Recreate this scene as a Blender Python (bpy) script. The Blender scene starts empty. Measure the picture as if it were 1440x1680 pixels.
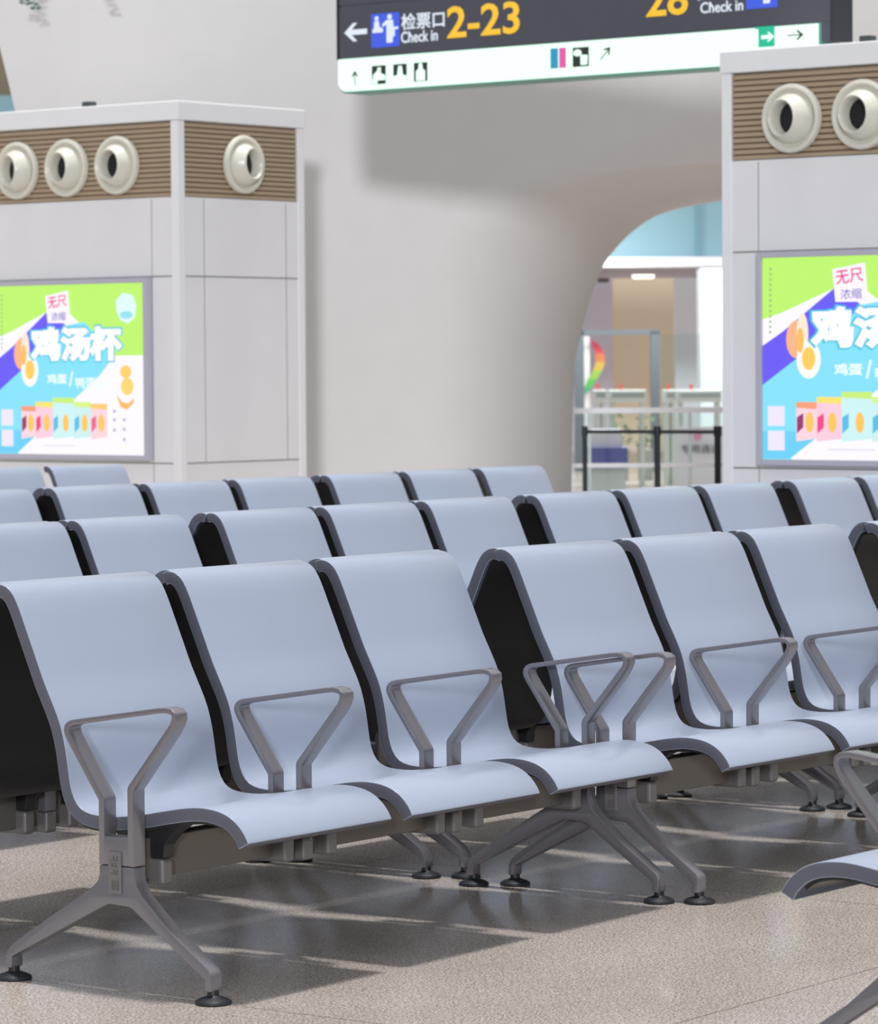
import bpy, bmesh, math, random
from mathutils import Vector, Matrix
random.seed(7)
PI = math.pi
S = bpy.context.scene
COL = S.collection

# ---------------------------------------------------------------- camera
# World: X runs along the seat rows, Y across them, Z up (metres).
YAW, PITCH, ROLL, FPX, EYE = 0.62875, 0.0397, 0.0067, 5982.6, 1.2679
CAM = Vector((-5.5846, -5.2501, EYE))
FWD = Vector((math.cos(YAW), math.sin(YAW), 0)); RGT = Vector((math.sin(YAW), -math.cos(YAW), 0)); UPZ = Vector((0, 0, 1))
view = FWD * math.cos(PITCH) - UPZ * math.sin(PITCH)
upv = FWD * math.sin(PITCH) + UPZ * math.cos(PITCH)
cx_ = RGT * math.cos(ROLL) - upv * math.sin(ROLL)
cy_ = RGT * math.sin(ROLL) + upv * math.cos(ROLL)
cam = bpy.data.cameras.new('camera'); cam_o = bpy.data.objects.new('camera', cam); COL.objects.link(cam_o)
cam.sensor_fit = 'HORIZONTAL'; cam.sensor_width = 36; cam.lens = FPX / 1440 * 36
cam.clip_end = 300; cam.clip_start = 0.1
M = Matrix((cx_, cy_, -view)).transposed().to_4x4(); M.translation = CAM
cam_o.matrix_world = M
cam.dof.use_dof = True; cam.dof.focus_distance = 8.3; cam.dof.aperture_fstop = 13
S.camera = cam_o

# ---------------------------------------------------------------- light
w = bpy.data.worlds.new('world'); S.world = w; w.use_nodes = True
nt = w.node_tree; bg = nt.nodes['Background']
tc = nt.nodes.new('ShaderNodeTexCoord'); sep = nt.nodes.new('ShaderNodeSeparateXYZ'); rp = nt.nodes.new('ShaderNodeValToRGB')
nt.links.new(tc.outputs['Generated'], sep.inputs[0]); nt.links.new(sep.outputs['Z'], rp.inputs[0]); nt.links.new(rp.outputs[0], bg.inputs['Color'])
rp.color_ramp.elements[0].position = 0.0; rp.color_ramp.elements[0].color = (0.22, 0.235, 0.26, 1)
rp.color_ramp.elements[1].position = 0.55; rp.color_ramp.elements[1].color = (1.14, 1.16, 1.19, 1)
bg.inputs['Strength'].default_value = 0.60

def sun(name, direction, strength, angle, color=(1, 1, 1)):
    l = bpy.data.lights.new(name, 'SUN'); l.energy = strength; l.angle = math.radians(angle); l.color = color
    o = bpy.data.objects.new(name, l); COL.objects.link(o)
    o.rotation_euler = Vector(direction).to_track_quat('-Z', 'Y').to_euler()
    o.location = (0, 0, 9); return o
sun('skylight_centre', (-0.06, 0.02, -1), 2.9, 5, (1, .975, .95))
sun('skylight_east', (-0.30, 0.05, -1), 0.12, 5, (1, .98, .96))
sun('skylight_west', (0.22, 0.10, -1), 0.12, 5, (1, .98, .96))
d = RGT * 0.08 + FWD * 2.5 - UPZ * 0.42
sun('facade_daylight', d, 1.2, 4, (.93, .96, 1))

vs = S.view_settings
vs.view_transform = 'Standard'; vs.look = 'None'; vs.gamma = 1; vs.use_curve_mapping = False; vs.exposure = 0.0

# ---------------------------------------------------------------- helpers
def at(px, py, dist):
    """point seen at a photo position, at a horizontal distance from the eye"""
    x = px - 720; y = py - 840
    a = x * math.cos(ROLL) - y * math.sin(ROLL); b = x * math.sin(ROLL) + y * math.cos(ROLL)
    r = RGT * (a / FPX) + view - upv * (b / FPX)
    return CAM + r * (dist / (r.dot(FWD)))

def srgb(r, g, b):
    f = lambda c: (c / 255 / 12.92) if c / 255 <= .04045 else ((c / 255 + .055) / 1.055) ** 2.4
    return (f(r), f(g), f(b), 1)

MATS = {}
def mat(name, rgb, rough=0.5, metal=0.0, spec=0.5, coat=0.0, bump=None):
    if name in MATS: return MATS[name]
    m = bpy.data.materials.new(name); m.use_nodes = True; MATS[name] = m
    t = m.node_tree; p = t.nodes['Principled BSDF']
    p.inputs['Base Color'].default_value = srgb(*rgb); p.inputs['Roughness'].default_value = rough
    p.inputs['Metallic'].default_value = metal; p.inputs['Specular IOR Level'].default_value = spec
    p.inputs['Coat Weight'].default_value = coat; p.inputs['Coat Roughness'].default_value = .12
    # faint wear: noise on colour and roughness
    tcn = t.nodes.new('ShaderNodeTexCoord')
    n = t.nodes.new('ShaderNodeTexNoise'); n.inputs['Scale'].default_value = 6; n.inputs['Detail'].default_value = 4
    t.links.new(tcn.outputs['Object'], n.inputs['Vector'])
    mx = t.nodes.new('ShaderNodeMixRGB'); mx.blend_type = 'MULTIPLY'; mx.inputs[0].default_value = .06
    mx.inputs[1].default_value = srgb(*rgb)
    t.links.new(n.outputs['Fac'], mx.inputs[2]); t.links.new(mx.outputs[0], p.inputs['Base Color'])
    if bump:
        nb = t.nodes.new('ShaderNodeTexNoise'); nb.inputs['Scale'].default_value = bump[0]; nb.inputs['Detail'].default_value = 3
        t.links.new(tcn.outputs['Object'], nb.inputs['Vector'])
        bn = t.nodes.new('ShaderNodeBump'); bn.inputs['Strength'].default_value = bump[1]; bn.inputs['Distance'].default_value = .002
        t.links.new(nb.outputs['Fac'], bn.inputs['Height']); t.links.new(bn.outputs[0], p.inputs['Normal'])
    return m

def glow(name, rgb, strength=1.0):
    if name in MATS: return MATS[name]
    m = bpy.data.materials.new(name); m.use_nodes = True; MATS[name] = m
    p = m.node_tree.nodes['Principled BSDF']
    p.inputs['Base Color'].default_value = (0.02, 0.02, 0.02, 1); p.inputs['Roughness'].default_value = .4
    p.inputs['Emission Color'].default_value = srgb(*rgb); p.inputs['Emission Strength'].default_value = strength
    return m

def glass(name, tint, alpha):
    m = bpy.data.materials.new(name); m.use_nodes = True; t = m.node_tree
    t.nodes.remove(t.nodes['Principled BSDF']); out = t.nodes['Material Output']
    tr = t.nodes.new('ShaderNodeBsdfTransparent'); tr.inputs[0].default_value = srgb(*tint)
    gl = t.nodes.new('ShaderNodeBsdfGlossy'); gl.inputs['Roughness'].default_value = .05
    mx = t.nodes.new('ShaderNodeMixShader'); mx.inputs[0].default_value = alpha
    t.links.new(tr.outputs[0], mx.inputs[1]); t.links.new(gl.outputs[0], mx.inputs[2]); t.links.new(mx.outputs[0], out.inputs[0])
    return m

def put(name, bm, mats, parent=None, smooth=None, bevel=0, segs=2):
    bmesh.ops.recalc_face_normals(bm, faces=bm.faces)
    if bevel:
        es = [e for e in bm.edges if len(e.link_faces) == 2 and e.calc_face_angle(0) > math.radians(35)]
        bmesh.ops.bevel(bm, geom=es, offset=bevel, segments=segs, affect='EDGES', profile=.5, clamp_overlap=True)
    me = bpy.data.meshes.new(name); bm.to_mesh(me); bm.free()
    if not isinstance(mats, (list, tuple)): mats = [mats]
    for m in mats: me.materials.append(m)
    if smooth is not None:
        for p in me.polygons: p.use_smooth = True
        me.set_sharp_from_angle(angle=math.radians(smooth))
    o = bpy.data.objects.new(name, me); COL.objects.link(o)
    if parent: o.parent = parent
    return o

def tag(o, label, cat, group=None):
    o['label'] = label; o['category'] = cat
    if group: o['group'] = group
    return o
def struct(o): o['kind'] = 'structure'; return o

def thing(name, label, cat, loc=(0, 0, 0), rz=0, group=None):
    o = bpy.data.objects.new(name, None); COL.objects.link(o); o.empty_display_size = .1
    o.location = loc; o.rotation_euler = (0, 0, rz)
    return tag(o, label, cat, group)

def copy_tree(o, parent=None):
    c = o.copy(); COL.objects.link(c); c.parent = parent
    for ch in list(o.children): copy_tree(ch, c)
    return c

def box(bm, x0, x1, y0, y1, z0, z1, mi=0):
    v = [bm.verts.new((x, y, z)) for z in (z0, z1) for y in (y0, y1) for x in (x0, x1)]
    for f in ((0, 2, 3, 1), (4, 5, 7, 6), (0, 1, 5, 4), (2, 6, 7, 3), (0, 4, 6, 2), (1, 3, 7, 5)):
        bm.faces.new([v[i] for i in f]).material_index = mi
    return v

def prism(bm, pts, a0, a1, axis='x', mi=0):
    """extrude a closed 2-D outline; axis x: pts are (y,z); axis y: pts are (x,z)"""
    mk = (lambda p, a: (a, p[0], p[1])) if axis == 'x' else (lambda p, a: (p[0], a, p[1]))
    A = [bm.verts.new(mk(p, a0)) for p in pts]; B = [bm.verts.new(mk(p, a1)) for p in pts]
    n = len(pts)
    bm.faces.new(A).material_index = mi; bm.faces.new(B[::-1]).material_index = mi
    for i in range(n):
        bm.faces.new((A[i], A[(i + 1) % n], B[(i + 1) % n], B[i])).material_index = mi

def lathe(bm, prof, segs=32, M=None, mi=0, close=True):
    rings = []
    for r, z in prof:
        if r < 1e-6: vs_ = [bm.verts.new((0, 0, z))]
        else: vs_ = [bm.verts.new((r * math.cos(2 * PI * k / segs), r * math.sin(2 * PI * k / segs), z)) for k in range(segs)]
        rings.append(vs_)
    for a, b in zip(rings[:-1], rings[1:]):
        for k in range(segs):
            k2 = (k + 1) % segs
            if len(a) == 1 and len(b) == 1: continue
            if len(a) == 1: f = bm.faces.new((a[0], b[k2], b[k]))
            elif len(b) == 1: f = bm.faces.new((a[k], a[k2], b[0]))
            else: f = bm.faces.new((a[k], a[k2], b[k2], b[k]))
            f.material_index = mi
    if M: bmesh.ops.transform(bm, matrix=M, verts=[v for r in rings for v in r])

def fillet(pts, r, n=5):
    """round the inner corners of an open polyline of 2-D points"""
    out = [Vector(pts[0])]
    for i in range(1, len(pts) - 1):
        p0, p, p1 = Vector(pts[i - 1]), Vector(pts[i]), Vector(pts[i + 1])
        rr = r[i] if isinstance(r, (list, tuple)) else r
        a = (p0 - p).normalized(); b = (p1 - p).normalized()
        ang = a.angle(b); dd = min(rr / math.tan(ang / 2), .45 * (p0 - p).length, .45 * (p1 - p).length)
        for k in range(n + 1):
            t = k / n
            out.append((1 - t) ** 2 * (p + a * dd) + 2 * t * (1 - t) * p + t * t * (p + b * dd))
    out.append(Vector(pts[-1])); return out

def offset(pts, dlt):
    """offset an open 2-D polyline to its left by dlt"""
    out = []
    for i, p in enumerate(pts):
        a = pts[max(i - 1, 0)]; b = pts[min(i + 1, len(pts) - 1)]
        t = (Vector(b) - Vector(a)).normalized(); n = Vector((-t.y, t.x))
        out.append(Vector(p) + n * dlt)
    return out

def smooth_curve(pts, sub=3):
    P = [Vector(p) for p in pts]; out = []
    for i in range(len(P) - 1):
        p0 = P[max(i - 1, 0)]; p1 = P[i]; p2 = P[i + 1]; p3 = P[min(i + 2, len(P) - 1)]
        for k in range(sub):
            t = k / sub
            out.append(.5 * ((2 * p1) + (p2 - p0) * t + (2 * p0 - 5 * p1 + 4 * p2 - p3) * t * t + (3 * p1 - p0 - 3 * p2 + p3) * t ** 3))
    out.append(P[-1]); return out

def lettering(name, body, x0, x1, z0, z1, y, m, parent, bold=0.0, depth=.002, tilt=0.0, fat=0.0):
    """flat raised lettering standing in the parent's x-z plane, facing -y, filling the given box"""
    cu = bpy.data.curves.new(name, 'FONT'); cu.body = body; cu.size = 1; cu.extrude = 0; cu.offset = bold; cu.resolution_u = 3
    if fat: cu.bevel_depth = fat; cu.bevel_resolution = 1; cu.offset = 0; cu.resolution_u = 2
    to = bpy.data.objects.new(name, cu); COL.objects.link(to)
    bpy.context.view_layer.update()
    me = bpy.data.meshes.new_from_object(to.evaluated_get(bpy.context.evaluated_depsgraph_get()))
    bpy.data.objects.remove(to); bpy.data.curves.remove(cu)
    xs = [v.co.x for v in me.vertices]; ys = [v.co.y for v in me.vertices]
    if not xs: return None
    sx = (x1 - x0) / (max(xs) - min(xs)); sy = (z1 - z0) / (max(ys) - min(ys)); mx, my = min(xs), min(ys)
    cxm, czm = (x0 + x1) / 2, (z0 + z1) / 2; ct, st = math.cos(tilt), math.sin(tilt)
    for v in me.vertices:
        X = x0 + (v.co.x - mx) * sx - cxm; Z = z0 + (v.co.y - my) * sy - czm
        v.co = (cxm + X * ct - Z * st, y - (depth * .5 + v.co.z / fat * depth * .5 if fat else 0), czm + X * st + Z * ct)
    if fat:
        me.materials.clear(); me.materials.append(m)
        o = bpy.data.objects.new(name, me); COL.objects.link(o); o.parent = parent
        for p in me.polygons: p.material_index = 0
        return o
    bm = bmesh.new(); bm.from_mesh(me); bpy.data.meshes.remove(me)
    bmesh.ops.dissolve_limit(bm, angle_limit=.01, verts=bm.verts, edges=bm.edges)
    r = bmesh.ops.extrude_face_region(bm, geom=list(bm.faces))
    bmesh.ops.translate(bm, vec=(0, -depth, 0), verts=[g for g in r['geom'] if isinstance(g, bmesh.types.BMVert)])
    for f in bm.faces: f.material_index = 0
    return put(name, bm, m, parent)

def plate(name, pts, y, m, parent, depth=.002):
    """thin raised shape in the parent's x-z plane"""
    bm = bmesh.new(); prism(bm, pts, y, y - depth, 'y'); return put(name, bm, m, parent)
def ell(cx, cz, rx, rz, n=24, rot=0):
    return [(cx + rx * math.cos(2 * PI * k / n) * math.cos(rot) - rz * math.sin(2 * PI * k / n) * math.sin(rot),
             cz + rx * math.cos(2 * PI * k / n) * math.sin(rot) + rz * math.sin(2 * PI * k / n) * math.cos(rot)) for k in range(n)]

# ---------------------------------------------------------------- materials
seat_m = mat('seat_polyurethane', (157, 167, 187), .28, 0, .5, .12)
edge_m = mat('seat_edge', (92, 95, 108), .5)
under_m = mat('seat_underside', (34, 35, 39), .42)
cast_m = mat('cast_aluminium', (134, 132, 138), .26, .5, .5, .1, (400, .15))
beam_m = mat('beam_paint', (112, 106, 99), .42, .2)
clamp_m = mat('clamp_paint', (124, 121, 122), .38, .3)
rubber_m = mat('rubber', (34, 36, 42), .45)
white_m = mat('pillar_panel', (236, 235, 238), .35, 0, .5)
trim_m = mat('pillar_trim', (242, 242, 244), .35)
joint_m = mat('panel_joint', (120, 120, 118), .6)
slat_m = mat('louvre_slat', (176, 156, 132), .45)
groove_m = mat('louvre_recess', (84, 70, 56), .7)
cream_m = mat('nozzle_plastic', (222, 219, 206), .35, 0, .5, .2)
dark_m = mat('nozzle_throat', (14, 15, 20), .6)
steel_m = mat('frame_steel', (190, 188, 202), .4)
plaster_m = mat('pier_plaster', (222, 220, 219), .65)

# ---------------------------------------------------------------- floor
def floor_mat():
    m = bpy.data.materials.new('speckled_granite'); m.use_nodes = True; t = m.node_tree; p = t.nodes['Principled BSDF']
    N = t.nodes.new; L = t.links.new
    tcn = N('ShaderNodeTexCoord')
    n1 = N('ShaderNodeTexNoise'); n1.inputs['Scale'].default_value = 185; n1.inputs['Detail'].default_value = 3; n1.inputs['Roughness'].default_value = .75
    n2 = N('ShaderNodeTexNoise'); n2.inputs['Scale'].default_value = 1.3; n2.inputs['Detail'].default_value = 4
    vo = N('ShaderNodeTexVoronoi'); vo.inputs['Scale'].default_value = 170
    for n in (n1, n2, vo): L(tcn.outputs['Object'], n.inputs['Vector'])
    r1 = N('ShaderNodeValToRGB'); e = r1.color_ramp.elements
    e[0].position = .36; e[0].color = srgb(96, 87, 80); e[1].position = .62; e[1].color = srgb(232, 225, 218)
    k = e.new(.46); k.color = srgb(187, 178, 170)
    L(n1.outputs['Fac'], r1.inputs[0])
    r2 = N('ShaderNodeValToRGB'); r2.color_ramp.elements[0].color = srgb(205, 196, 190); r2.color_ramp.elements[1].color = (1, 1, 1, 1)
    r2.color_ramp.elements[1].position = .9
    L(vo.outputs['Color'], r2.inputs[0])
    mx = N('ShaderNodeMixRGB'); mx.blend_type = 'MULTIPLY'; mx.inputs[0].default_value = .8
    L(r1.outputs[0], mx.inputs[1]); L(r2.outputs[0], mx.inputs[2])
    r3 = N('ShaderNodeValToRGB'); r3.color_ramp.elements[0].color = (.84, .83, .82, 1); r3.color_ramp.elements[0].position = .35; r3.color_ramp.elements[1].position = .65
    L(n2.outputs['Fac'], r3.inputs[0])
    mz = N('ShaderNodeMixRGB'); mz.blend_type = 'MULTIPLY'; mz.inputs[0].default_value = .6
    L(mx.outputs[0], mz.inputs[1]); L(r3.outputs[0], mz.inputs[2])
    # slab joints
    br = N('ShaderNodeTexBrick'); br.offset = 0; br.inputs['Scale'].default_value = 1
    br.inputs['Brick Width'].default_value = 1.89; br.inputs['Row Height'].default_value = 1.89
    br.inputs['Mortar Size'].default_value = .0016; br.inputs['Mortar Smooth'].default_value = .2
    br.inputs['Color1'].default_value = (0, 0, 0, 1); br.inputs['Color2'].default_value = (0, 0, 0, 1); br.inputs['Mortar'].default_value = (1, 1, 1, 1)
    mp = N('ShaderNodeMapping'); mp.inputs['Location'].default_value = (-.01, -.385, 0)
    L(tcn.outputs['Object'], mp.inputs[0]); L(mp.outputs[0], br.inputs['Vector'])
    mj = N('ShaderNodeMixRGB'); L(br.outputs['Color'], mj.inputs[0]); L(mz.outputs[0], mj.inputs[1]); mj.inputs[2].default_value = srgb(70, 64, 60)
    L(mj.outputs[0], p.inputs['Base Color'])
    # polish: partly worn
    r4 = N('ShaderNodeMapRange'); r4.inputs[1].default_value = .3; r4.inputs[2].default_value = .7; r4.inputs[3].default_value = .10; r4.inputs[4].default_value = .20
    L(n2.outputs['Fac'], r4.inputs[0]); L(r4.outputs[0], p.inputs['Roughness'])
    p.inputs['Specular IOR Level'].default_value = .4
    bn = N('ShaderNodeBump'); bn.inputs['Strength'].default_value = .10; bn.inputs['Distance'].default_value = .001
    L(n1.outputs['Fac'], bn.inputs['Height']); L(bn.outputs[0], p.inputs['Normal'])
    return m
bm = bmesh.new()
box(bm, -9, 75, -12, 62, -.05, 0)
struct(put('floor', bm, floor_mat()))

# ---------------------------------------------------------------- pier with the splayed arch
D0, D1, D2 = 20.5, 22.4, 22.9
c0 = [(690, 1000), (690, 620), (692, 500), (704, 430), (732, 380), (780, 338), (850, 305), (950, 284), (1070, 270), (1184, 263), (1320, 262), (1480, 270), (1620, 300), (1730, 360), (1790, 460), (1810, 620), (1810, 1000)]
c1 = [(934, 1000), (940, 640), (950, 560), (962, 510), (984, 446), (1008, 410), (1040, 378), (1082, 350), (1130, 335), (1184, 325), (1260, 314), (1380, 314), (1480, 330), (1560, 370), (1610, 450), (1630, 620), (1630, 1000)]
A0 = smooth_curve([Vector((a, b, 0)) for a, b in c0], 3); A1 = smooth_curve([Vector((a, b, 0)) for a, b in c1], 3)
def flat(px, py, dist):
    p = at(px, py, dist); p.z = max(p.z, 0.0) if py < 990 else 0.0; return p
bm = bmesh.new()
E0 = [flat(p.x, p.y, D0) for p in A0]; E1 = [flat(p.x, p.y, D1) for p in A1]
rows = []
NT = 14
for k in range(NT + 1):
    t = k / NT * PI / 2; a, b = math.sin(t), 1 - math.cos(t)
    row = []
    for p, q in zip(E0, E1):
        dp = (q - p); f = dp.dot(FWD)
        lat = dp - FWD * f
        row.append(bm.verts.new(p + lat * a + FWD * f * b))
    rows.append(row)
rows.append([bm.verts.new(q + FWD * (D2 - D1)) for q in E1])
for r0, r1 in zip(rows[:-1], rows[1:]):
    for i in range(len(r0) - 1):
        bm.faces.new((r0[i], r0[i + 1], r1[i + 1], r1[i]))
left = [(62, 1000), (60, 600), (52, 400), (40, 260), (25, 183), (12, 128), (0, 80), (-40, -30), (-90, -160), (-150, -400)]
LF = [bm.verts.new(flat(a, b, D0)) for a, b in left]
TR = [bm.verts.new(flat(2300, -400, D0)), bm.verts.new(flat(2300, 1000, D0))]
bm.faces.new(LF + TR + rows[0][::-1])
LB = [bm.verts.new(v.co + FWD * (D2 - D0)) for v in LF]; TB = [bm.verts.new(v.co + FWD * (D2 - D0)) for v in TR]
bm.faces.new((LB + TB + rows[-1][::-1])[::-1])
fr = LF + TR; bk = LB + TB
for i in range(len(fr) - 1): bm.faces.new((fr[i], fr[i + 1], bk[i + 1], bk[i]))
struct(put('wall_back', bm, plaster_m, None, smooth=40))

# ---------------------------------------------------------------- benches
PROF = [(-.002, .815), (-.016, .820), (-.034, .8185), (-.050, .811), (-.064, .797), (-.078, .773), (-.091, .745), (-.108, .707), (-.126, .667), (-.147, .620),
        (-.172, .573), (-.191, .532), (-.204, .485), (-.212, .437), (-.220, .398), (-.235, .371), (-.258, .3575), (-.292, .3525), (-.339, .353), (-.405, .361),
        (-.458, .371), (-.510, .3805), (-.550, .3855), (-.580, .3855), (-.606, .3825), (-.630, .376), (-.650, .366), (-.666, .353), (-.679, .338), (-.688, .322)]
TOP = smooth_curve(PROF, 2)
P_ = .55; G_ = .0365; TH = .028

def seat_shell(k):
    bm = bmesh.new(); x0, x1 = k * P_ + G_, (k + 1) * P_ - G_
    top = TOP; bot = offset(top, TH)
    n = len(top); V = []
    for x in (x0, x1):
        V.append([bm.verts.new((x, p[0], p[1])) for p in top]); V.append([bm.verts.new((x, p[0], p[1])) for p in bot])
    a, b, c, d_ = V
    for i in range(n - 1):
        bm.faces.new((a[i], a[i + 1], c[i + 1], c[i])).material_index = 0
        bm.faces.new((b[i], d_[i], d_[i + 1], b[i + 1])).material_index = 1
        bm.faces.new((a[i], b[i], b[i + 1], a[i + 1])).material_index = 1
        bm.faces.new((c[i], c[i + 1], d_[i + 1], d_[i])).material_index = 1
    bm.faces.new((a[0], c[0], d_[0], b[0])).material_index = 1
    bm.faces.new((a[-1], b[-1], d_[-1], c[-1])).material_index = 1
    return bm

def seat_cover(k):
    bm = bmesh.new(); x0, x1 = k * P_ + G_ + .012, (k + 1) * P_ - G_ - .012
    top = offset(TOP, TH + .0005)[3:-4]; bot = offset(TOP, TH + .007)[3:-4]
    prism(bm, [tuple(p) for p in top] + [tuple(p) for p in bot[::-1]], x0, x1)
    return bm

def ribbon(bm, path, halfw, t, closed=False):
    """sweep a rectangular bar (thickness t in the y-z plane) along a 2-D path"""
    L_ = offset(path, t / 2); R_ = offset(path, -t / 2)
    prism(bm, [tuple(p) for p in L_] + [tuple(p) for p in R_[::-1]], -halfw, halfw)

def armrest(x):
    bm = bmesh.new()
    path = fillet([(-.349, .262), (-.349, .395), (-.243, .543), (-.573, .5935), (-.426, .420), (-.426, .262)], [0, .012, .022, .028, .012, 0], 6)
    path = [Vector(p) for p in path]
    L_, R_ = [], []
    lo, hi = offset(path, 1.0), offset(path, -1.0)
    for p, a, b in zip(path, lo, hi):
        h = .0075 if p.y < .53 else max(.0055, .0075 - (p.y - .53) * .1)
        L_.append(p + (a - p) * h); R_.append(p + (b - p) * h)
    n = len(path)
    vl = [[bm.verts.new((x + s * .019, p.x, p.y)) for p in L_] for s in (-1, 1)]
    vr = [[bm.verts.new((x + s * .019, p.x, p.y)) for p in R_] for s in (-1, 1)]
    for i in range(n - 1):
        bm.faces.new((vl[0][i], vl[0][i + 1], vr[0][i + 1], vr[0][i])); bm.faces.new((vl[1][i], vr[1][i], vr[1][i + 1], vl[1][i + 1]))
        bm.faces.new((vl[0][i], vl[1][i], vl[1][i + 1], vl[0][i + 1])); bm.faces.new((vr[0][i], vr[0][i + 1], vr[1][i + 1], vr[1][i]))
    for i in (0, n - 1): bm.faces.new((vl[0][i], vr[0][i], vr[1][i], vl[1][i]))
    box(bm, x - .0188, x + .0188, -.4300, -.3450, .2625, .320)
    return bm

def leg(x):
    bm = bmesh.new()
    pts = [(-.3405, .2605), (-.3405, .242), (-.336, .228), (-.322, .215), (-.300, .201), (-.099, .078), (-.084, .062), (-.0785, .048), (-.0785, .026), (-.0955, .026), (-.0955, .050),
           (-.355, .178), (-.368, .182), (-.418, .180), (-.428, .176), (-.6145, .050), (-.6145, .026), (-.6325, .026), (-.6325, .060), (-.627, .071), (-.523, .143), (-.452, .205), (-.440, .222), (-.4345, .242), (-.4345, .2605)]
    prism(bm, pts, x - .018, x + .018)
    return bm

def glide(x, y):
    bm = bmesh.new()
    lathe(bm, [(0, 0), (.036, 0), (.0375, .003), (.036, .007), (.028, .0115), (.016, .015), (.0118, .018), (.0118, .0275), (0, .0275)], 28, Matrix.Translation((x, y, .0003)))
    return bm

def badge(x):
    bm = bmesh.new(); box(bm, x - .0215, x - .0180, -.402, -.377, .199, .302); o = put('badge_plate', bm, clamp_m, None, bevel=.0012)
    return o

def make_bench():
    t = thing('tandem_bench', '', 'bench')
    for k in range(3):
        s = put('seat', seat_shell(k), [seat_m, edge_m], t, smooth=50, bevel=.0012, segs=2)
        put('underside_cover', seat_cover(k), under_m, s, smooth=40)
        for xb in (k * P_ + .075, (k + 1) * P_ - .075):
            bm = bmesh.new()
            prism(bm, [(-.52, .352), (-.505, .345), (-.475, .325), (-.452, .300), (-.447, .272), (-.335, .272), (-.333, .300), (-.320, .318), (-.295, .324), (-.30, .330), (-.34, .330), (-.40, .336), (-.46, .346), (-.50, .353)], xb - .0165, xb + .0165)
            br = put('seat_bracket', bm, under_m, t, bevel=.002)
            bm = bmesh.new()
            box(bm, xb - .0175, xb + .0175, -.446, -.336, .2165, .2705)
            put('bracket_clamp', bm, clamp_m, br, bevel=.008, segs=3)
    bm = bmesh.new(); box(bm, .0185, 3 * P_ - .0185, -.412, -.364, .228, .312); put('beam', bm, beam_m, t, bevel=.003)
    for k in range(4):
        a = put('armrest', armrest(k * P_), cast_m, t, smooth=35, bevel=.0016)
        if k in (1, 2):
            bm = bmesh.new(); box(bm, k * P_ - .0185, k * P_ + .0185, -.438, -.338, .2125, .2605)
            put('arm_clamp', bm, clamp_m, a, bevel=.007, segs=3)
    for k in (0, 3):
        l = put('leg', leg(k * P_), cast_m, t, bevel=.003, segs=2, smooth=40)
        for y in (-.624, -.087): put('foot_glide', glide(k * P_, y), rubber_m, l, smooth=40)
        sgn = -1 if k == 0 else 1
        x = k * P_ + sgn * .018
        bm = bmesh.new(); box(bm, min(x, x + sgn * .006), max(x, x + sgn * .006), -.4035, -.3695, .205, .291)
        b = put('badge_plate', bm, clamp_m, l, bevel=.002)
        bm = bmesh.new(); xf = x + sgn * .006
        for (y0, y1, z0, z1) in [(-.399, -.396, .206, .226), (-.396, -.3845, .2235, .226), (-.396, -.3845, .206, .2085), (-.387, -.3845, .2085, .2235), (-.393, -.390, .211, .221), (-.390, -.387, .2155, .2185),
                                 (-.397, -.3835, .240, .2425), (-.397, -.3945, .2425, .251), (-.391, -.389, .2425, .251), (-.397, -.3835, .256, .2585), (-.394, -.391, .2585, .266), (-.387, -.385, .2585, .266), (-.397, -.3835, .270, .272), (-.397, -.395, .272, .281), (-.390, -.388, .272, .281)]:
            box(bm, min(xf, xf + sgn * .0009), max(xf, xf + sgn * .0009), (y0 + .390) * 1.3 - .3865, (y1 + .390) * 1.3 - .3865, .248 + (z0 - .2435) * .92, .248 + (z1 - .2435) * .92)
        put('embossed_mark', bm, mat('badge_emboss', (96, 92, 94), .5), b)
    return t

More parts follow.
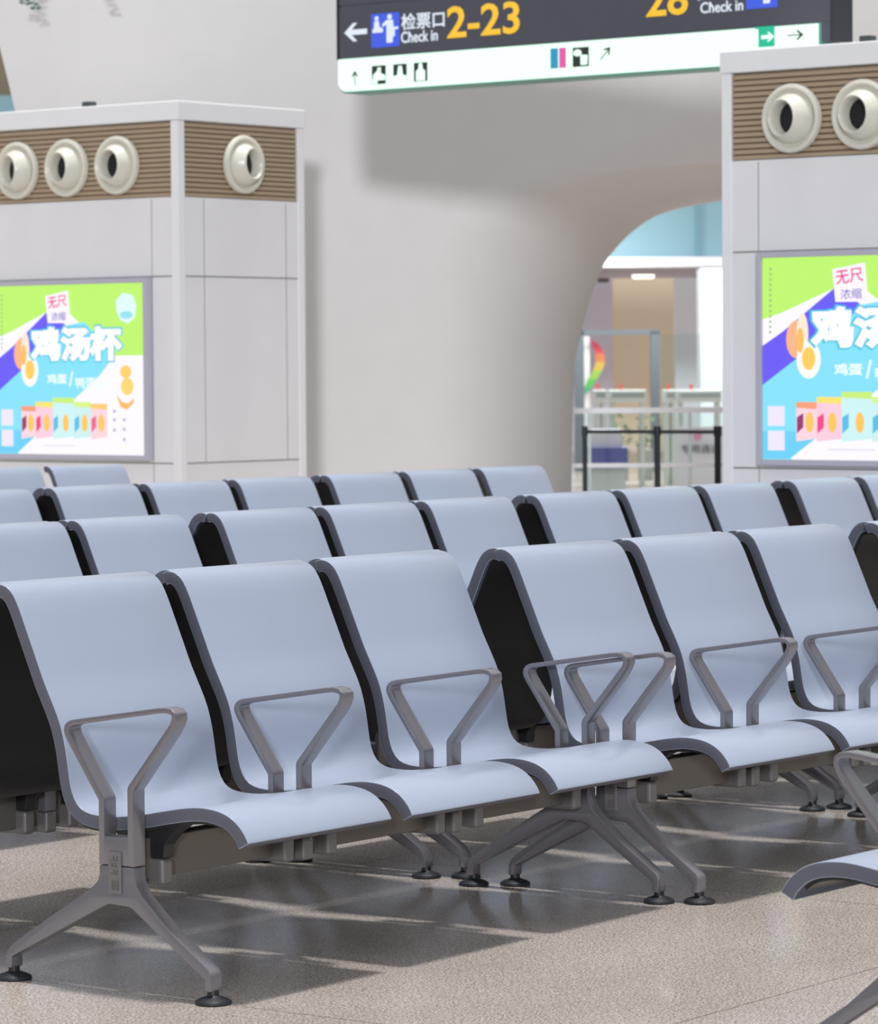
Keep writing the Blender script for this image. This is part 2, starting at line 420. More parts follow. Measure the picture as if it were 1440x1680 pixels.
proto = make_bench(); first = [True]
def bench(x, y, rz, label, group=None, flip=False):
    """x, y: the bench's left end on its seam line; flip: the bench facing the other way, backing on to it"""
    o = proto if first[0] else copy_tree(proto); first[0] = False
    if flip:
        o.location = (x + 3 * P_ * math.cos(rz) - .0 * math.sin(rz), y + 3 * P_ * math.sin(rz), 0); o.rotation_euler = (0, 0, rz + PI)
    else: o.location = (x, y, 0); o.rotation_euler = (0, 0, rz)
    o['label'] = label
    if group: o['group'] = group
    return o
GB = 'grey-blue three-seat waiting benches'
pairs = [  # x, y, rz, front label, back label (None = no bench behind)
 (0, 0, 0, 'grey-blue three-seat bench nearest the camera, complete with its left end leg in view', 'dark-backed bench behind the nearest bench, only its black underside showing at the left edge', .045),
 (1.709, -.0835, -.0198, 'second grey-blue bench of the front row, directly right of the nearest bench', 'bench backing onto the second front-row bench, left half of its arched end', .036),
 (3.433, -.153, 0, 'bench cut off by the right edge at the far end of the front row', 'bench backing onto the cut-off bench at the front row right end', .05),
 (1.386, 2.014, 0, 'bench at the left edge of the second row, backs showing above the nearest bench', 'bench facing away behind the left edge bench of the second row', .01),
 (3.113, 1.999, 0, 'second-row bench with three backs directly above the middle of the nearest bench', 'bench facing away behind the middle bench of the second row', .01),
 (4.840, 1.985, 0, 'second-row bench in front of the black queue posts', 'bench facing away behind the second-row bench at the queue posts', .01),
 (6.567, 1.970, 0, 'second-row bench below the right hand advertising light box', 'bench facing away below the right hand advertising light box', .01),
 (2.964, 4.085, 0, 'bench end at the far left of the third row, only its last back in view', 'bench facing away at the far left of the third row', .01),
 (4.690, 4.102, 0, 'third-row bench in front of the left white pillar', 'bench facing away in front of the left white pillar, behind the third row', .01),
 (6.416, 4.119, 0, 'last bench of the third row, ending in front of the arch pier', 'bench facing away at the end of the third row before the arch pier', .01),
 (5.907, 6.289, -.073, 'farthest bench in shade under the left light box', None, 0),
]
for x, y, rz, lf, lb, sh in pairs:
    bench(x, y, rz, lf, GB)
    if lb: bench(x + sh, y + .003, rz, lb, GB, flip=True)
bench(1.655, -2.60, PI, 'bench cut off at the lower right corner, facing the others across the aisle', GB)

# ---------------------------------------------------------------- air supply pillars
FA = -1.61698   # heading of the pillars' broad faces
def place(lat, dist): p = CAM + RGT * lat + FWD * dist; return (p.x, p.y, 0)
def nozzle(parent, x, y, z, rz, tilt, tz=0):
    base = Matrix.Translation((x, y, z)) @ Matrix.Rotation(rz, 4, 'Z') @ Matrix.Rotation(PI / 2, 4, 'X')   # local z -> -y outwards
    bm = bmesh.new()
    lathe(bm, [(.100, -.02), (.150, 0), (.152, .014), (.146, .026), (.134, .030), (.126, .024), (.120, .012), (.108, .008), (.100, -.02)], 48, base)
    n = put('jet_nozzle', bm, cream_m, parent, smooth=40)
    B2 = base @ Matrix.Rotation(tilt, 4, 'Y') @ Matrix.Rotation(tz, 4, 'X')
    bm = bmesh.new()
    lathe(bm, [(.113, -.012), (.110, .018), (.101, .042), (.088, .060), (.083, .072), (.079, .0745), (.074, .070), (.069, .050), (.066, .010), (.066, -.03), (.070, -.032), (.113, -.012)], 48, B2)
    put('swivel_cone', bm, cream_m, n, smooth=45)
    bm = bmesh.new(); lathe(bm, [(0, .016), (.0665, .016), (.0665, .011), (0, .011)], 24, B2); put('throat', bm, dark_m, n)

W_, DP = 1.50, .965
def make_pillar():
    t = thing('air_supply_pillar', '', 'pillar')
    bm = bmesh.new()
    box(bm, -W_, 0, 0, DP, -.03, 2.139); box(bm, -W_ + .03, -.03, .03, DP - .03, 2.139, 2.525)
    put('body', bm, white_m, t)
    bm = bmesh.new(); box(bm, -W_ - .012, .012, -.012, DP + .012, 2.525, 2.623); put('cap', bm, trim_m, t, bevel=.006)
    bm = bmesh.new()
    for xx in (-W_, 0):
        for yy in (0, DP):
            sx = 1 if xx == -W_ else -1; sy = 1 if yy == 0 else -1
            box(bm, min(xx - sx * .006, xx + sx * .045), max(xx - sx * .006, xx + sx * .045), min(yy - sy * .006, yy + sy * .045), max(yy - sy * .006, yy + sy * .045), 0, 2.524)
    put('corner_trim', bm, trim_m, t, bevel=.004)
    bm = bmesh.new()
    for z in (.788, 1.738):
        box(bm, -W_ + .05, -.05, -.0015, .001, z - .003, z + .003); box(bm, -.001, .0015, .05, DP - .05, z - .003, z + .003)
    for x in (-.185, -W_ + .185): box(bm, x - .0015, x + .0015, -.001, .001, 0, 2.13)
    for y in (.19, DP - .14): box(bm, -.001, .001, y - .0015, y + .0015, .79, 2.13)
    put('panel_joint', bm, joint_m, t)
    # louvres: slats on every face that shows
    bm = bmesh.new(); n = 15; z0, z1 = 2.143, 2.521; hgt = (z1 - z0) / n
    for i in range(n):
        a = z0 + i * hgt; pr = [(.004, a), (.004, a + hgt * .62), (.012, a + hgt * .78), (.022, a + hgt), (.022, a)]
        prism(bm, [(-p[0] + .0 if False else p[0], p[1]) for p in pr], -W_ + .046, -.046, 'x')
        prism(bm, [(-p[0], p[1]) for p in pr][::-1], .046, DP - .046, 'y')
    put('louvre_grille', bm, slat_m, t)
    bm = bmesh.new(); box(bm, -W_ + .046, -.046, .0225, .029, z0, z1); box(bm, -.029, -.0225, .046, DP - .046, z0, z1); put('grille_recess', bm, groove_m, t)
    for x, tl in ((-.415, -.10), (-.775, -.16), (-1.135, -.24)): nozzle(t, x, 0, 2.312, 0, tl)
    nozzle(t, 0, .49, 2.318, PI / 2, .16, -.05)
    return t
PLc = place(-1.307, 18.48)
pil = make_pillar(); pil.location = PLc; pil.rotation_euler = (0, 0, FA)
tag(pil, 'left white air supply pillar with three round nozzles above its light box', 'pillar', 'air supply pillars')
Uv = Vector((math.cos(FA), math.sin(FA), 0)); Vv = Vector((-math.sin(FA), math.cos(FA), 0))
KS = 1.012
PRc = Vector(place(1.2655 * KS, 16.15 * KS)) + Uv * W_ * KS + UPZ * .0121
pil2 = copy_tree(pil); pil2.location = PRc; pil2.scale = (KS, KS, KS)
tag(pil2, 'right white air supply pillar, cut by the right edge, overlapping the hanging sign', 'pillar', 'air supply pillars')

# small sensors on the pillar tops
for base, ks, dx, lab in ((Vector(PLc), 1, -.66, 'small dark box on top of the left pillar'), (PRc, KS, -.78 * KS, 'small dark box on top of the right pillar')):
    bm = bmesh.new(); box(bm, -.03, .03, 0, .05, 0, .028); o = put('sensor_box', bm, mat('sensor_dark', (70, 78, 80), .5), None, bevel=.004)
    p = base + Uv * dx + Vv * .02; o.location = (p.x, p.y, p.z + 2.6232 * ks); o.rotation_euler = (0, 0, FA); tag(o, lab, 'sensor')

# ---------------------------------------------------------------- advertising light boxes
def make_poster():
    t = thing('advertising_light_box', '', 'light box')
    X0, X1, Z0, Z1 = -1.275, -.213, .828, 1.708
    w_, h_ = X1 - X0, Z1 - Z0
    bm = bmesh.new(); f = .026
    for a in ((X0 - f, X0, Z0 - f, Z1 + f), (X1, X1 + f, Z0 - f, Z1 + f), (X0, X1, Z1, Z1 + f), (X0, X1, Z0 - f, Z0)):
        box(bm, a[0], a[1], -.045, -.002, a[2], a[3])
    put('frame', bm, steel_m, t, bevel=.003)
    bm = bmesh.new(); box(bm, X0, X1, -.030, -.002, Z0, Z1); panel = put('backlit_panel', bm, glow('poster_white', (250, 246, 255), 1.02), t)
    def q(s, v): return (X0 + s * w_, Z1 - v * h_)
    lay = [0]
    def shape(name, pts, rgb, st=1.0, raw=False):
        lay[0] += 1
        P = pts if raw else [q(*p) for p in pts]
        return plate(name, P, -.0301 - .0003 * lay[0], glow('poster_%d_%d_%d' % rgb, rgb, st), panel, .0003)
    shape('green_field', [(0, 0), (1, 0), (1, .42), (.80, .42), (.45, .13), (.33, .165), (.10, .27), (0, .305)], (190, 246, 108))
    shape('purple_band', [(0, .435), (.10, .365), (.35, .155), (.47, .235), (.46, .30), (.16, .505), (0, .63)], (104, 88, 246))
    shape('blue_field', [(0, .63), (.16, .505), (.34, .38), (.48, .24), (.60, .22), (.80, .42), (.70, .535), (.54, .665), (.14, .99), (.14, 1), (0, 1)], (132, 226, 250))
    shape('blue_field', [(0, .86), (.3, .86), (.13, .995), (0, .995)], (108, 208, 246))
    # egg halves
    shape('egg_shell', [(x, z) for x, z in ell(*q(.165, .405), .052, .082, 24)], (255, 182, 132), 1, True)
    shape('egg_white', ell(*q(.195, .38), .030, .092, 24), (255, 236, 214), 1, True)
    shape('egg_white', ell(*q(.225, .505), .062, .083, 28), (255, 250, 242), 1, True)
    shape('egg_yolk', ell(*q(.225, .500), .034, .050, 24), (255, 206, 92), 1, True)
    shape('egg_yolk', ell(*q(.185, .41), .018, .055, 20), (252, 190, 92), 1, True)
    shape('egg_yolk', ell(*q(.875, .515), .040, .033, 24), (255, 208, 104), 1, True)
    shape('egg_yolk', ell(*q(.885, .600), .045, .045, 24), (255, 214, 110), 1, True)
    shape('egg_shell', [q(.81, .645), (q(.85, .69)), q(.89, .70), q(.93, .665), q(.925, .70), q(.88, .735), q(.84, .72)], (250, 186, 96), 1, True)
    # product packets
    for i, (s0, s1, v0, top, body) in enumerate([(.165, .265, .715, (246, 160, 120), (250, 214, 226)), (.265, .385, .69, (250, 228, 110), (250, 206, 224)), (.385, .53, .665, (200, 242, 120), (206, 244, 246)), (.53, .645, .69, (214, 244, 140), (206, 240, 240)), (.645, .755, .70, (252, 206, 116), (252, 214, 222))]):
        shape('packet', [(s0, v0 + .01), (s0 + .012, v0), (s1 - .012, v0), (s1, v0 + .01), (s1, .895), (s0, .91)], body)
        shape('packet_lid', [(s0, v0), (s1, v0), (s1, v0 + .035), (s0, v0 + .028)], top)
        c = (s0 + s1) / 2
        shape('packet_bowl', ell(*q(c + .015, .815), .022, .045, 16), (255, 200, 96), 1, True)
        shape('packet_print', [(s0 + .004, .79), (s0 + .035, .77), (s0 + .035, .84), (s0 + .004, .87)], [(150, 50, 110), (240, 70, 130), (90, 190, 230), (90, 190, 230), (236, 100, 140)][i])
    # blank code cards
    for v0 in (.735, .857): shape('blank_card', [(.03, v0), (.112, v0), (.112, v0 + .098), (.03, v0 + .098)], (238, 232, 250))
    # badge top right, tag top centre
    shape('badge', [(.82, .10), (.87, .055), (.93, .07), (.955, .13), (.945, .20), (.90, .235), (.85, .215), (.825, .16)], (224, 250, 255))
    shape('badge_bowl', ell(*q(.89, .185), .045, .02, 20), (150, 226, 240), 1, True)
    shape('tag_card', [(.345, .065), (.50, .035), (.515, .225), (.36, .225)], (255, 246, 255))
    lay[0] += 1
    def text(name, s, s0, s1, v0, v1, rgb, bold, tilt=0, fat=0):
        lay[0] += 2
        a, b = q(s0, v1), q(s1, v0)
        return lettering(name, s, a[0], b[0], a[1], b[1], -.0302 - .0003 * lay[0], glow('ink_%d_%d_%d' % rgb, rgb, 1.0), panel, bold, .0004, tilt, fat)
    text('lettering', '无尺', .362, .492, .065, .135, (236, 40, 130), 0, .10, .016)
    text('lettering', '浓缩', .385, .485, .160, .212, (110, 96, 190), 0, .04, .006)
    text('title_shadow', '鸡汤杯', .225, .875, .235, .465, (60, 190, 226), 0, 0, .085)
    text('title_lettering', '鸡汤杯', .240, .865, .245, .455, (255, 255, 255), 0, 0, .058)
    text('lettering', '鸡蛋', .355, .49, .525, .585, (246, 255, 255), 0, 0, .025)
    text('lettering', '/', .505, .535, .51, .60, (246, 255, 255), 0, 0, .02)
    text('lettering', '鸭蛋汤', .55, .75, .545, .615, (236, 252, 255), 0, 0, .025)
    for (s, v) in ((.80, .735), (.80, .785), (.80, .845), (.865, .785), (.865, .84), (.865, .90)):
        shape('small_print', [(s, v), (s + .018, v), (s + .018, v + .018), (s, v + .018)], (186, 176, 224))
    for i in range(13): shape('small_print', [(.045, .05 + .026 * i), (.055, .05 + .026 * i), (.055, .062 + .026 * i), (.045, .062 + .026 * i)], (150, 190, 130))
    shape('small_print', [(.33, .945), (.55, .945), (.55, .951), (.33, .951)], (226, 218, 240))
    return t
pos = make_poster(); pos.location = PLc; pos.rotation_euler = (0, 0, FA)
tag(pos, 'bright square advertising light box for egg soup cups on the left pillar', 'light box', 'advertising light boxes')
pos2 = copy_tree(pos); pos2.location = PRc; pos2.scale = (KS, KS, KS)
tag(pos2, 'bright advertising light box cut off by the right edge, on the right pillar', 'light box', 'advertising light boxes')

# ---------------------------------------------------------------- hanging sign
PS = place((561 - 720) / FPX * 18.36, 18.36)
sg = thing('hanging_direction_sign', 'long dark hanging direction sign with a glowing white strip below, in front of the pier', 'sign', (PS[0], PS[1], -.0254), FA)
sg.scale = (1.02, 1.02, 1.02)
sign_m = mat('sign_housing', (84, 86, 96), .45); signd = mat('sign_groove', (52, 54, 62), .5)
bm = bmesh.new(); box(bm, 0, 2.85, .004, .16, 2.79, 3.036); box(bm, 0, 2.85, .004, .16, 3.044, 3.32); box(bm, .006, 2.844, .008, .155, 2.70, 3.30); put('housing', bm, sign_m, sg, bevel=.003)
for a, b, c in ((-.012, 0, 2.78), (2.85, 2.862, 2.70)):
    bm = bmesh.new(); box(bm, a, b, .0, .165, c, 3.33); put('end_cap', bm, signd, sg)
def rrect(x0, x1, z0, z1, r, n=6):
    out = []
    for cx, cz, a in ((x1 - r, z1 - .004, 0), (x0 + r, z1 - .004, 90), (x0 + r, z0 + r, 180), (x1 - r, z0 + r, 270)):
        if a in (0, 90): out.append((x1 if a == 0 else x0, z1)); continue
        for k in range(n + 1):
            A = math.radians(a + 90 * k / n); out.append((cx + r * math.cos(A), cz + r * math.sin(A)))
    return out
bm = bmesh.new(); prism(bm, rrect(-.004, 2.785, 2.622, 2.782, .05), .0, .15, 'y'); strip = put('light_strip', bm, glow('strip_light', (228, 255, 240), 1.2), sg)
bm = bmesh.new(); prism(bm, rrect(-.008, 2.80, 2.613, 2.785, .056), .006, .156, 'y'); put('strip_tray', bm, mat('tray_green', (96, 150, 134), .4), sg)
for x in (.45, 2.4):
    bm = bmesh.new(); lathe(bm, [(0, 3.32), (.014, 3.32), (.014, 5.6), (0, 5.6)], 12, Matrix.Translation((x, .08, 0))); put('hanging_rod', bm, steel_m, sg)
wt = glow('sign_white', (226, 236, 248), 1.0); yl = glow('sign_yellow', (250, 196, 40), 1.0); bl = glow('sign_blue', (62, 92, 226), 1.0)
blk = glow('strip_black', (26, 40, 34), 1.0)
Y0 = .0035
def arrow(name, cx, cz, s, ang, m, parent, y, thick=.2):
    h = thick / 2
    P = [(-1, -h), (.35, -h), (-.12 + .0, -.62), (.22, -.62 - .12 * 0), (1, 0), (.22, .62), (-.12, .62), (.35, h), (-1, h)]
    ca, sa = math.cos(ang), math.sin(ang)
    return plate(name, [(cx + s * (a * ca - b * sa), cz + s * (a * sa + b * ca)) for a, b in P], y, m, parent, .002)
arrow('arrow', .108, 2.910, .072, PI, wt, sg, Y0, .36)
def picto(x0, x1, z0, z1):
    p = plate('pictogram_panel', [(x0, z0), (x1, z0), (x1, z1), (x0, z1)], Y0, bl, sg)
    w_, h_ = x1 - x0, z1 - z0; f = lambda a, b: (x0 + a * w_, z0 + b * h_)
    for pts in ([f(.05, .44), f(.42, .44), f(.42, .56), f(.30, .60), f(.28, .78), f(.12, .78), f(.10, .55), f(.05, .55)],
                ell(*f(.20, .86), .07 * w_, .07 * h_, 14), ell(*f(.66, .88), .08 * w_, .08 * h_, 14),
                [f(.55, .12), f(.76, .12), f(.78, .30), f(.84, .30), f(.84, .50), f(.96, .50), f(.96, .58), f(.80, .58), f(.78, .79), f(.55, .79), f(.40, .68), f(.40, .60), f(.55, .66)]):
        plate('figure', pts, Y0 - .002, wt, p, .0015)
picto(.208, .385, 2.826, 2.990)
lettering('lettering', '检票口', .397, .665, 2.900, 2.980, Y0, wt, sg, 0, .002, 0, .018)
lettering('lettering', 'Check in', .395, .622, 2.838, 2.893, Y0, wt, sg, .012)
lettering('gate_numbers', '2-23', .680, 1.118, 2.842, 2.995, Y0, yl, sg, .018)
lettering('gate_numbers', '28', 1.850, 2.083, 2.868, 3.022, Y0, yl, sg, .018)
lettering('lettering', 'Check in', 2.152, 2.385, 2.866, 2.916, Y0, wt, sg, .012)
lettering('lettering', '检票口', 2.125, 2.385, 2.926, 3.002, Y0, wt, sg, 0, .002, 0, .018)
picto(2.402, 2.570, 2.869, 3.030)
arrow('arrow', 2.70, 2.985, .068, 0, wt, sg, Y0, .36)
ys = -.0005
def thin_arrow(cx, cz, s, ang, m):
    bm = bmesh.new(); ca, sa = math.cos(ang), math.sin(ang)
    for P in ([(-1, -.06), (.9, -.06), (.9, .06), (-1, .06)], [(1, 0), (.25, .55), (.1, .42), (.62, 0)], [(1, 0), (.62, 0), (.1, -.42), (.25, -.55)]):
        prism(bm, [(cx + s * (a * ca - b * sa), cz + s * (a * sa + b * ca)) for a, b in P], ys, ys - .0015, 'y')
    return put('strip_arrow', bm, m, strip)
thin_arrow(.104, 2.686, .036, PI / 2, blk); thin_arrow(1.620, 2.717, .040, PI / 4, blk); thin_arrow(2.668, 2.737, .042, 0, blk)
wst = MATS['strip_light']
for x0, x1, kind in ((.213, .300, 0), (.348, .432, 1), (.477, .560, 2), (1.432, 1.525, 3)):
    zz0 = 2.648 if x0 < 1 else 2.664; p = plate('strip_pictogram', [(x0, zz0), (x1, zz0), (x1, zz0 + .09), (x0, zz0 + .09)], ys, blk, strip, .0015)
    w_, h_ = x1 - x0, .09; f = lambda a, b: (x0 + a * w_, zz0 + b * h_)
    shp = [[[f(.02, .02), f(.40, .02), f(.43, .20), f(.98, .20), f(.96, .48), f(.66, .58), f(.66, .90), f(.42, .90), f(.40, .74), f(.10, .50)]],
           [[f(0, 0), f(1, 0), f(1, .36), f(.72, .42), f(.64, .90), f(.38, .90), f(.30, .42), f(0, .36)]],
           [[f(.16, .04), f(.84, .04), f(.84, .56), f(.66, .66), f(.62, .96), f(.38, .96), f(.34, .66), f(.16, .56)]],
           [ell(*f(.3, .72), .26 * w_, .18 * h_, 14), [f(.50, .08), f(.90, .08), f(.94, .58), f(.48, .62)]]][kind]
    for s_ in shp: plate('figure', s_, ys - .0015, wst, p, .001)
for x0, x1, c in ((1.302, 1.345, (40, 150, 190)), (1.347, 1.352, (240, 250, 250)), (1.354, 1.392, (226, 90, 170))):
    plate('restroom_symbol', [(x0, 2.664), (x1, 2.664), (x1, 2.758), (x0, 2.758)], ys, glow('wc_%d' % c[0], c, 1), strip, .0015)
ex = plate('exit_symbol', [(2.470, 2.694), (2.556, 2.694), (2.556, 2.786), (2.450, 2.786), (2.450, 2.778), (2.470, 2.775)], ys, glow('exit_green', (20, 190, 150), 1), strip, .0015)
arrow('figure', 2.520, 2.738, .034, 0, wst, ex, ys - .0015, .5)

# ---------------------------------------------------------------- hall beyond the arch
def slab(name, x0, y0, x1, y1, dist, m, thick=.1, parent=None, bevel=0, foot=False):
    """upright panel square to the line of sight, given by its outline and distance"""
    bm = bmesh.new()
    C4 = [at(x0, y1, dist), at(x1, y1, dist), at(x1, y0, dist), at(x0, y0, dist)]
    if foot: C4[0].z = C4[1].z = 0
    zb, zt = (C4[0].z + C4[1].z) / 2, (C4[2].z + C4[3].z) / 2
    C4[0].z = C4[1].z = zb; C4[2].z = C4[3].z = zt
    C4[3].x, C4[3].y = C4[0].x, C4[0].y; C4[2].x, C4[2].y = C4[1].x, C4[1].y
    A = [bm.verts.new(c) for c in C4]; B = [bm.verts.new(c + FWD * thick) for c in C4]
    bm.faces.new(A); bm.faces.new(B[::-1])
    for i in range(4): bm.faces.new((A[i], A[(i + 1) % 4], B[(i + 1) % 4], B[i]))
    return put(name, bm, m, parent, bevel=bevel)
teal = mat('teal_wall', (120, 158, 170), .5); beige = mat('beige_wall', (226, 206, 178), .6); palew = mat('pale_wall', (236, 236, 240), .5); lilac = mat('lilac_wall', (206, 198, 208), .6); brown = mat('brown_wall', (126, 112, 88), .6)
struct(slab('wall_far', 700, 200, 1700, 424, 48, teal, .4))
struct(slab('trim_1', 700, 421, 1700, 437, 47.6, palew, .4))
struct(slab('trim_2', 1142, 250, 1147, 421, 47.9, mat('teal_joint', (92, 140, 156), .5), .08))
bm = bmesh.new()
zc = at(1100, 437, 47.6).z
pts = [at(700, 437, 47.62), at(1700, 437, 47.62), at(1700, 437, 54), at(700, 437, 54)]
v0 = [bm.verts.new((p.x, p.y, zc)) for p in pts]; v1 = [bm.verts.new((p.x, p.y, zc + .1)) for p in pts]
bm.faces.new(v0[::-1]); bm.faces.new(v1)
for i in range(4): bm.faces.new((v0[i], v0[(i + 1) % 4], v1[(i + 1) % 4], v1[i]))
struct(put('ceiling', bm, lilac))
struct(slab('wall_far_beige', 1006, 440, 1112, 760, 60, beige, .3, foot=True))
struct(slab('wall_far_left', 900, 440, 1006, 760, 58, lilac, .3, foot=True))
struct(slab('wall_far_right', 1108, 440, 1330, 760, 56, palew, .3, foot=True))
struct(slab('wall_far_upper', -260, -200, 160, 157, 48, brown, .4)); struct(slab('wall_far_teal', -260, 157, 160, 300, 47.5, teal, .4))
# downlight and vent in the soffit
p = at(1055, 452, 52); bm = bmesh.new(); lathe(bm, [(0, -.02), (.14, -.02), (.16, 0), (.16, .03), (0, .03)], 24); o = put('downlight', bm, glow('downlight_glow', (255, 250, 240), 2.0)); o.location = (p.x, p.y, zc - .03); tag(o, 'small round lit downlight in the ceiling beyond the arch', 'light')
o = slab('ceiling_vent', 981, 456, 999, 463, 50, mat('vent_dark', (110, 108, 110), .6), .2); tag(o, 'small dark vent box under the ceiling beyond the arch', 'vent')
def area(name, p, size, energy, target, col=(1, 1, 1)):
    l = bpy.data.lights.new(name, 'AREA'); l.energy = energy; l.size = size; l.color = col
    o = bpy.data.objects.new(name, l); COL.objects.link(o); o.location = p
    o.rotation_euler = (Vector(target) - Vector(p)).to_track_quat('-Z', 'Y').to_euler()
a = at(1060, 300, 40); area('hall_fill', (a.x, a.y, 4.6), 4, 420, (a.x, a.y, 0))  # unseen fill light, added to brighten the hall beyond the arch
a = at(1010, 400, 46.8); area('cove_spot', (a.x, a.y, a.z - .1), .2, 10, at(1012, 385, 48), (.95, 1, 1))

# door frame
fm = mat('door_frame_grey', (98, 108, 116), .4)
dm = struct(slab('door_1', 1068, 543, 1083, 770, 44, fm, .12, foot=True))
slab('door_lintel', 946, 541, 1083, 549, 44, fm, .12, dm); slab('door_post', 943, 541, 959, 770, 44, fm, .12, dm, foot=True)
# white column right
struct(slab('trim_3', 1150, 440, 1215, 770, 42, mat('column_white', (240, 246, 252), .4), .6, foot=True))
# glass balustrade
gm = glass('balustrade_glass', (248, 252, 251), .05); chrome = mat('chrome_rail', (236, 238, 242), .15, .6)
rail = thing('glass_balustrade', 'long glass balustrade with a chrome handrail beyond the arch', 'railing', (at(1060, 760, 26).x, at(1060, 760, 26).y, 0))
def child(o, par):
    o.parent = par; o.matrix_parent_inverse = Matrix.Translation(par.location).inverted(); return o
child(slab('handrail', 932, 668, 1420, 677, 26, chrome, .05), rail)
child(slab('lower_rail', 932, 759, 1420, 766, 26, chrome, .04), rail)
child(slab('glass_panel', 932, 678, 1420, 860, 26.01, gm, .012, foot=True), rail)
for x in (965, 1130, 1290): child(slab('rail_post', x, 676, x + 5, 860, 26.03, chrome, .04, foot=True), rail)
o = slab('glass_screen', 1085, 548, 1420, 700, 40, glass('screen_glass', (246, 252, 252), .06), .02, foot=True); tag(o, 'tall clear glass screen right of the grey door frame', 'glass screen')
# queue posts with belts
qm = mat('queue_post_black', (40, 46, 52), .35, .2)
prev = None
for i, (x, wd, lab) in enumerate(((959, 8, 'leftmost black queue barrier post beside the arch jamb'), (1078, 10, 'middle black queue barrier post under the door frame'), (1177, 11, 'right black queue barrier post beside the white notice board'))):
    dist = 23.5 - i * .8; c = at(x, 705, dist); top = at(x, 699, dist).z
    t = thing('queue_post', lab, 'queue post', (c.x, c.y, 0), YAW, 'queue posts')
    r = wd / 2 / FPX * dist
    bm = bmesh.new(); lathe(bm, [(0, .012), (r, .012), (r, top - .05), (0, top - .05)], 20); put('pole', bm, qm, t, smooth=40)
    bm = bmesh.new(); lathe(bm, [(0, top - .06), (r * 1.25, top - .06), (r * 1.25, top), (0, top)], 20); put('belt_head', bm, qm, t, smooth=40)
    bm = bmesh.new(); lathe(bm, [(0, 0), (.16, 0), (.16, .008), (.03, .022), (0, .022)], 28); put('base', bm, qm, t, smooth=40)
    if prev is not None:
        bm = bmesh.new(); a, b = prev[0], c; dn = (b - a).normalized(); off = Vector((-dn.y, dn.x, 0)) * .002
        za = prev[1] - .025; zb = top - .025; a2 = a + dn * prev[2] * 1.3; b2 = b - dn * r * 1.3
        vv = [bm.verts.new(Vector((p.x, p.y, z)) + o_) for o_ in (off, -off) for p, z in ((a2, za - .022), (b2, zb - .022), (b2, zb), (a2, za))]
        bm.faces.new(vv[:4]); bm.faces.new(vv[4:][::-1])
        for k in range(4): bm.faces.new((vv[k], vv[(k + 1) % 4], vv[4 + (k + 1) % 4], vv[4 + k]))
        o = put('belt', bm, qm, None); bpy.context.view_layer.update(); o.parent = t; o.matrix_parent_inverse = t.matrix_world.inverted()
    prev = (c, top, r)
# notice board
nb = slab('notice_board', 1108, 700, 1190, 800, 30, mat('notice_white', (232, 230, 238), .4), .05, foot=True)
tag(nb, 'white notice board with Chinese characters behind the queue posts', 'notice board')
bp = at(1117, 760, 29.99); bpe = bpy.data.objects.new('notice_print', None)
def on_plane(name, body, x0, y0, x1, y1, dist, m, par):
    p0 = at(x0, y1, dist); p1 = at(x1, y0, dist); wdt = (p1 - p0).dot(RGT)
    o = lettering(name, body, 0, wdt, 0, p1.z - p0.z, 0, m, None, 0, .004, 0, .01)
    o.location = p0; o.rotation_euler = (0, 0, math.atan2(RGT.y, RGT.x))
    o.parent = par; return o
on_plane('lettering', '专用通道', 1117, 729, 1181, 744, 29.98, mat('ink_grey', (90, 88, 96), .6), nb)
p = at(1144, 714, 29.98)
bm = bmesh.new(); prism(bm, ell(0, 0, .035, .045, 18), 0, -.004, 'y'); o = put('round_emblem', bm, mat('emblem_pink', (226, 150, 190), .5), nb); o.location = p; o.rotation_euler = (0, 0, math.atan2(RGT.y, RGT.x))
# gates, red and black markers
gate_m = mat('gate_body', (206, 216, 212), .35); gtxt = mat('gate_band', (150, 166, 162), .5)
for i, (x0, x1, lab) in enumerate(((974, 996, 'ticket gate under the rainbow emblem'), (1000, 1060, 'wide pale ticket gate left of the door post'), (1090, 1110, 'narrow pale ticket gate right of the door post'), (1112, 1184, 'pale ticket gate at the right beside the pillar'))):
    g = thing('ticket_gate', lab, 'gate', (at(x0, 800, 38 + i * .3).x, at(x0, 800, 38 + i * .3).y, 0), 0, 'ticket gates')
    dd = 38 + i * .3
    child(slab('gate_body', x0, 640, x1, 660, dd, gate_m, .5, bevel=.01), g); child(slab('display_band', x0 + 4, 645, x1 - 3, 652, dd - .01, gtxt, .01), g)
    child(slab('gate_foot', x0 + 2, 660, x0 + 9, 770, dd + .1, gate_m, .3, foot=True), g); child(slab('gate_foot', x1 - 9, 660, x1 - 2, 770, dd + .1, gate_m, .3, foot=True), g)
    zt = at((x0 + x1) / 2, 640, dd).z
    c = at(x0 + (x1 - x0) * .3, 637, dd + .2); bm = bmesh.new(); lathe(bm, [(0, 0), (.012, 0), (.012, .03), (.022, .035), (.022, .065), (0, .065)], 14)
    o = put('status_lamp', bm, glow('lamp_red', (220, 90, 84), 1.0)); o.location = (c.x, c.y, zt - .005); child(o, g)
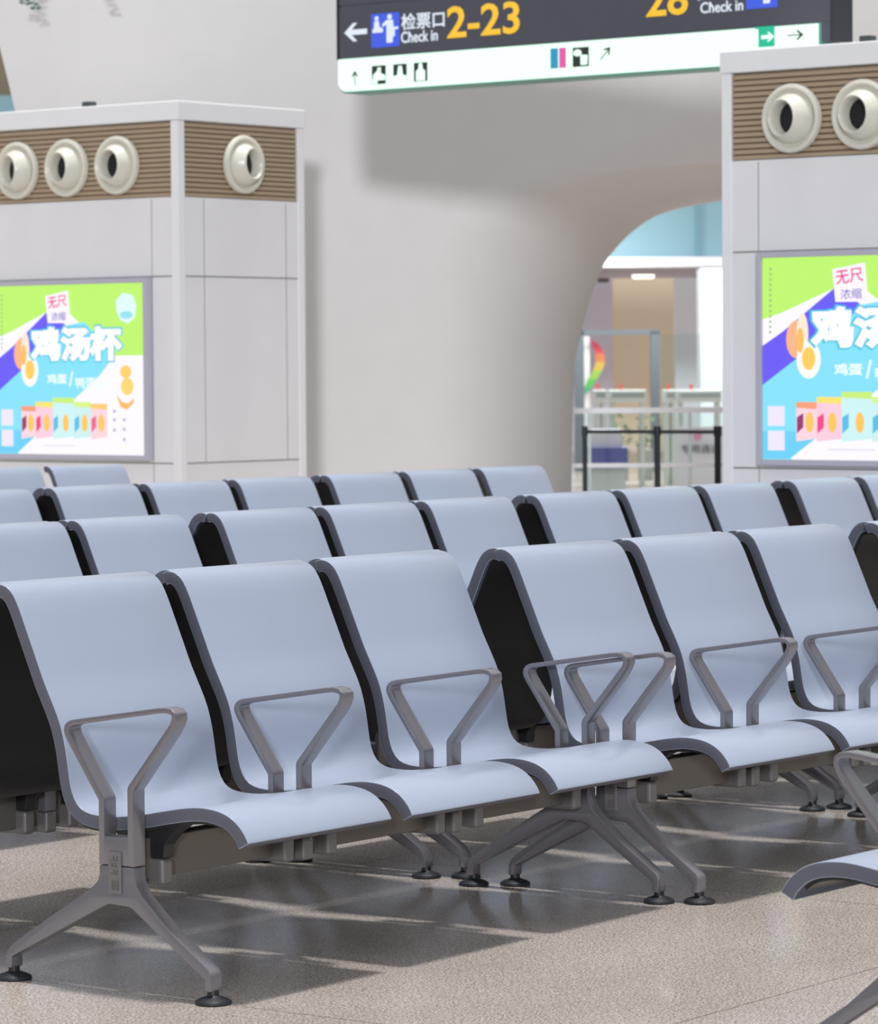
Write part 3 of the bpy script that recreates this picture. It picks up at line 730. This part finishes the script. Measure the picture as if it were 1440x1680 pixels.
# greenery and dark clutter behind the gates
pl_m = mat('leaf_green', (74, 110, 66), .6); pot_m = mat('planter', (150, 150, 146), .6)
for x0, x1, y0, lab in ((1000, 1032, 676, 'leafy green planter far behind the balustrade, left one'), (1046, 1072, 686, 'leafy green planter far behind the middle queue post'), (1088, 1106, 680, 'leafy green planter beside the white notice board')):
    c = at((x0 + x1) / 2, 780, 40.5); t = thing('potted_plant', lab, 'plant', (c.x, c.y, 0), YAW, 'planters behind the gates')
    wdt = (x1 - x0) / FPX * 40; ht = at(x0, y0, 40).z
    bm = bmesh.new(); box(bm, -.12, .12, -wdt / 2.3, wdt / 2.3, 0, .34); put('planter_box', bm, pot_m, t, bevel=.01)
    bm = bmesh.new()
    for k in range(90):
        p0 = Vector((random.uniform(-.1, .1), random.uniform(-wdt / 2, wdt / 2), random.uniform(.3, ht))); dr = Vector((random.uniform(-1, 1), random.uniform(-1, 1), random.uniform(-.2, 1))).normalized()
        s_ = dr.cross(Vector((0, 0, 1))).normalized() * .014; L_ = random.uniform(.06, .11)
        vv = [bm.verts.new(p0), bm.verts.new(p0 + dr * L_ * .5 + s_), bm.verts.new(p0 + dr * L_), bm.verts.new(p0 + dr * L_ * .5 - s_)]; bm.faces.new(vv)
    put('foliage', bm, pl_m, t)
# blue counter
b = thing('blue_counter', 'low blue box counter with a white top beside the arch jamb', 'counter', (at(996, 800, 33).x, at(996, 800, 33).y, 0))
child(slab('counter_body', 962, 735, 1030, 768, 33, mat('counter_blue', (84, 92, 168), .5), .6), b)
child(slab('counter_top', 966, 705, 1020, 735, 33.05, mat('counter_white', (222, 222, 232), .5), .5), b)
child(slab('counter_plinth', 964, 768, 1026, 790, 33.05, mat('plinth_grey', (206, 214, 212), .5), .5, foot=True), b)
# rainbow emblem
cols = [(178, 40, 92), (196, 62, 78), (206, 120, 70), (206, 176, 70), (150, 196, 76), (96, 190, 90), (70, 180, 130)]
path = [(967, 556, 2), (977, 566, 12), (984, 580, 15), (985, 594, 15), (980, 608, 15), (972, 622, 15), (964, 636, 11), (960, 645, 5)]
em = thing('rainbow_emblem', 'curved rainbow coloured emblem behind the grey door frame', 'emblem', (at(975, 600, 45).x, at(975, 600, 45).y, 0))
for i in range(7):
    (xa, ya, wa), (xb, yb, wb) = path[i], path[i + 1]
    bm = bmesh.new(); Q = [at(xa - wa / 2, ya, 45), at(xa + wa / 2, ya, 45), at(xb + wb / 2, yb, 45), at(xb - wb / 2, yb, 45)]
    A = [bm.verts.new(c) for c in Q]; B = [bm.verts.new(c + FWD * .04) for c in Q]; bm.faces.new(A); bm.faces.new(B[::-1])
    for k in range(4): bm.faces.new((A[k], A[(k + 1) % 4], B[(k + 1) % 4], B[k]))
    child(put('colour_band', bm, mat('rainbow_%d' % i, cols[i], .5)), em)
child(slab('emblem_board', 958, 552, 968, 780, 45.1, palew, .05, foot=True), em)

# ---------------------------------------------------------------- trailing plant at the top left, above the pier ledge
t = thing('hanging_plant', 'thin trailing twigs with dark green leaves at the top left of the white pier', 'plant', at(55, -60, 20.2), YAW)
rl = mat('twig_leaf', (70, 104, 92), .5)
for k, (px, py) in enumerate(((48, -60), (60, -60), (172, -70))):
    bm = bmesh.new(); base = t.location
    tip = at(*((46, 6), (60, 14), (174, -2))[k], 20.15); st = at(px, py, 20.2); n = 8; prevv = None
    for i in range(n + 1):
        u = i / n; p = st.lerp(tip, u) + RGT * .02 * math.sin(u * 5 + k); r = .0025
        ring = [bm.verts.new(p - base + RGT * r * math.cos(a * PI / 2) + FWD * r * math.sin(a * PI / 2)) for a in range(4)]
        if prevv:
            for a in range(4): bm.faces.new((prevv[a], prevv[(a + 1) % 4], ring[(a + 1) % 4], ring[a]))
        prevv = ring
        for s_ in (-1, 1):
            q_ = p - base; dr = (RGT * s_ + UPZ * random.uniform(-.6, .4) + FWD * random.uniform(-.5, .3)).normalized(); sd = dr.cross(FWD).normalized() * .010
            L_ = .034
            bm.faces.new([bm.verts.new(q_), bm.verts.new(q_ + dr * L_ * .5 + sd), bm.verts.new(q_ + dr * L_), bm.verts.new(q_ + dr * L_ * .5 - sd)])
    o = put('twig', bm, rl, None); o.parent = t; o.rotation_euler = (0, 0, -YAW)
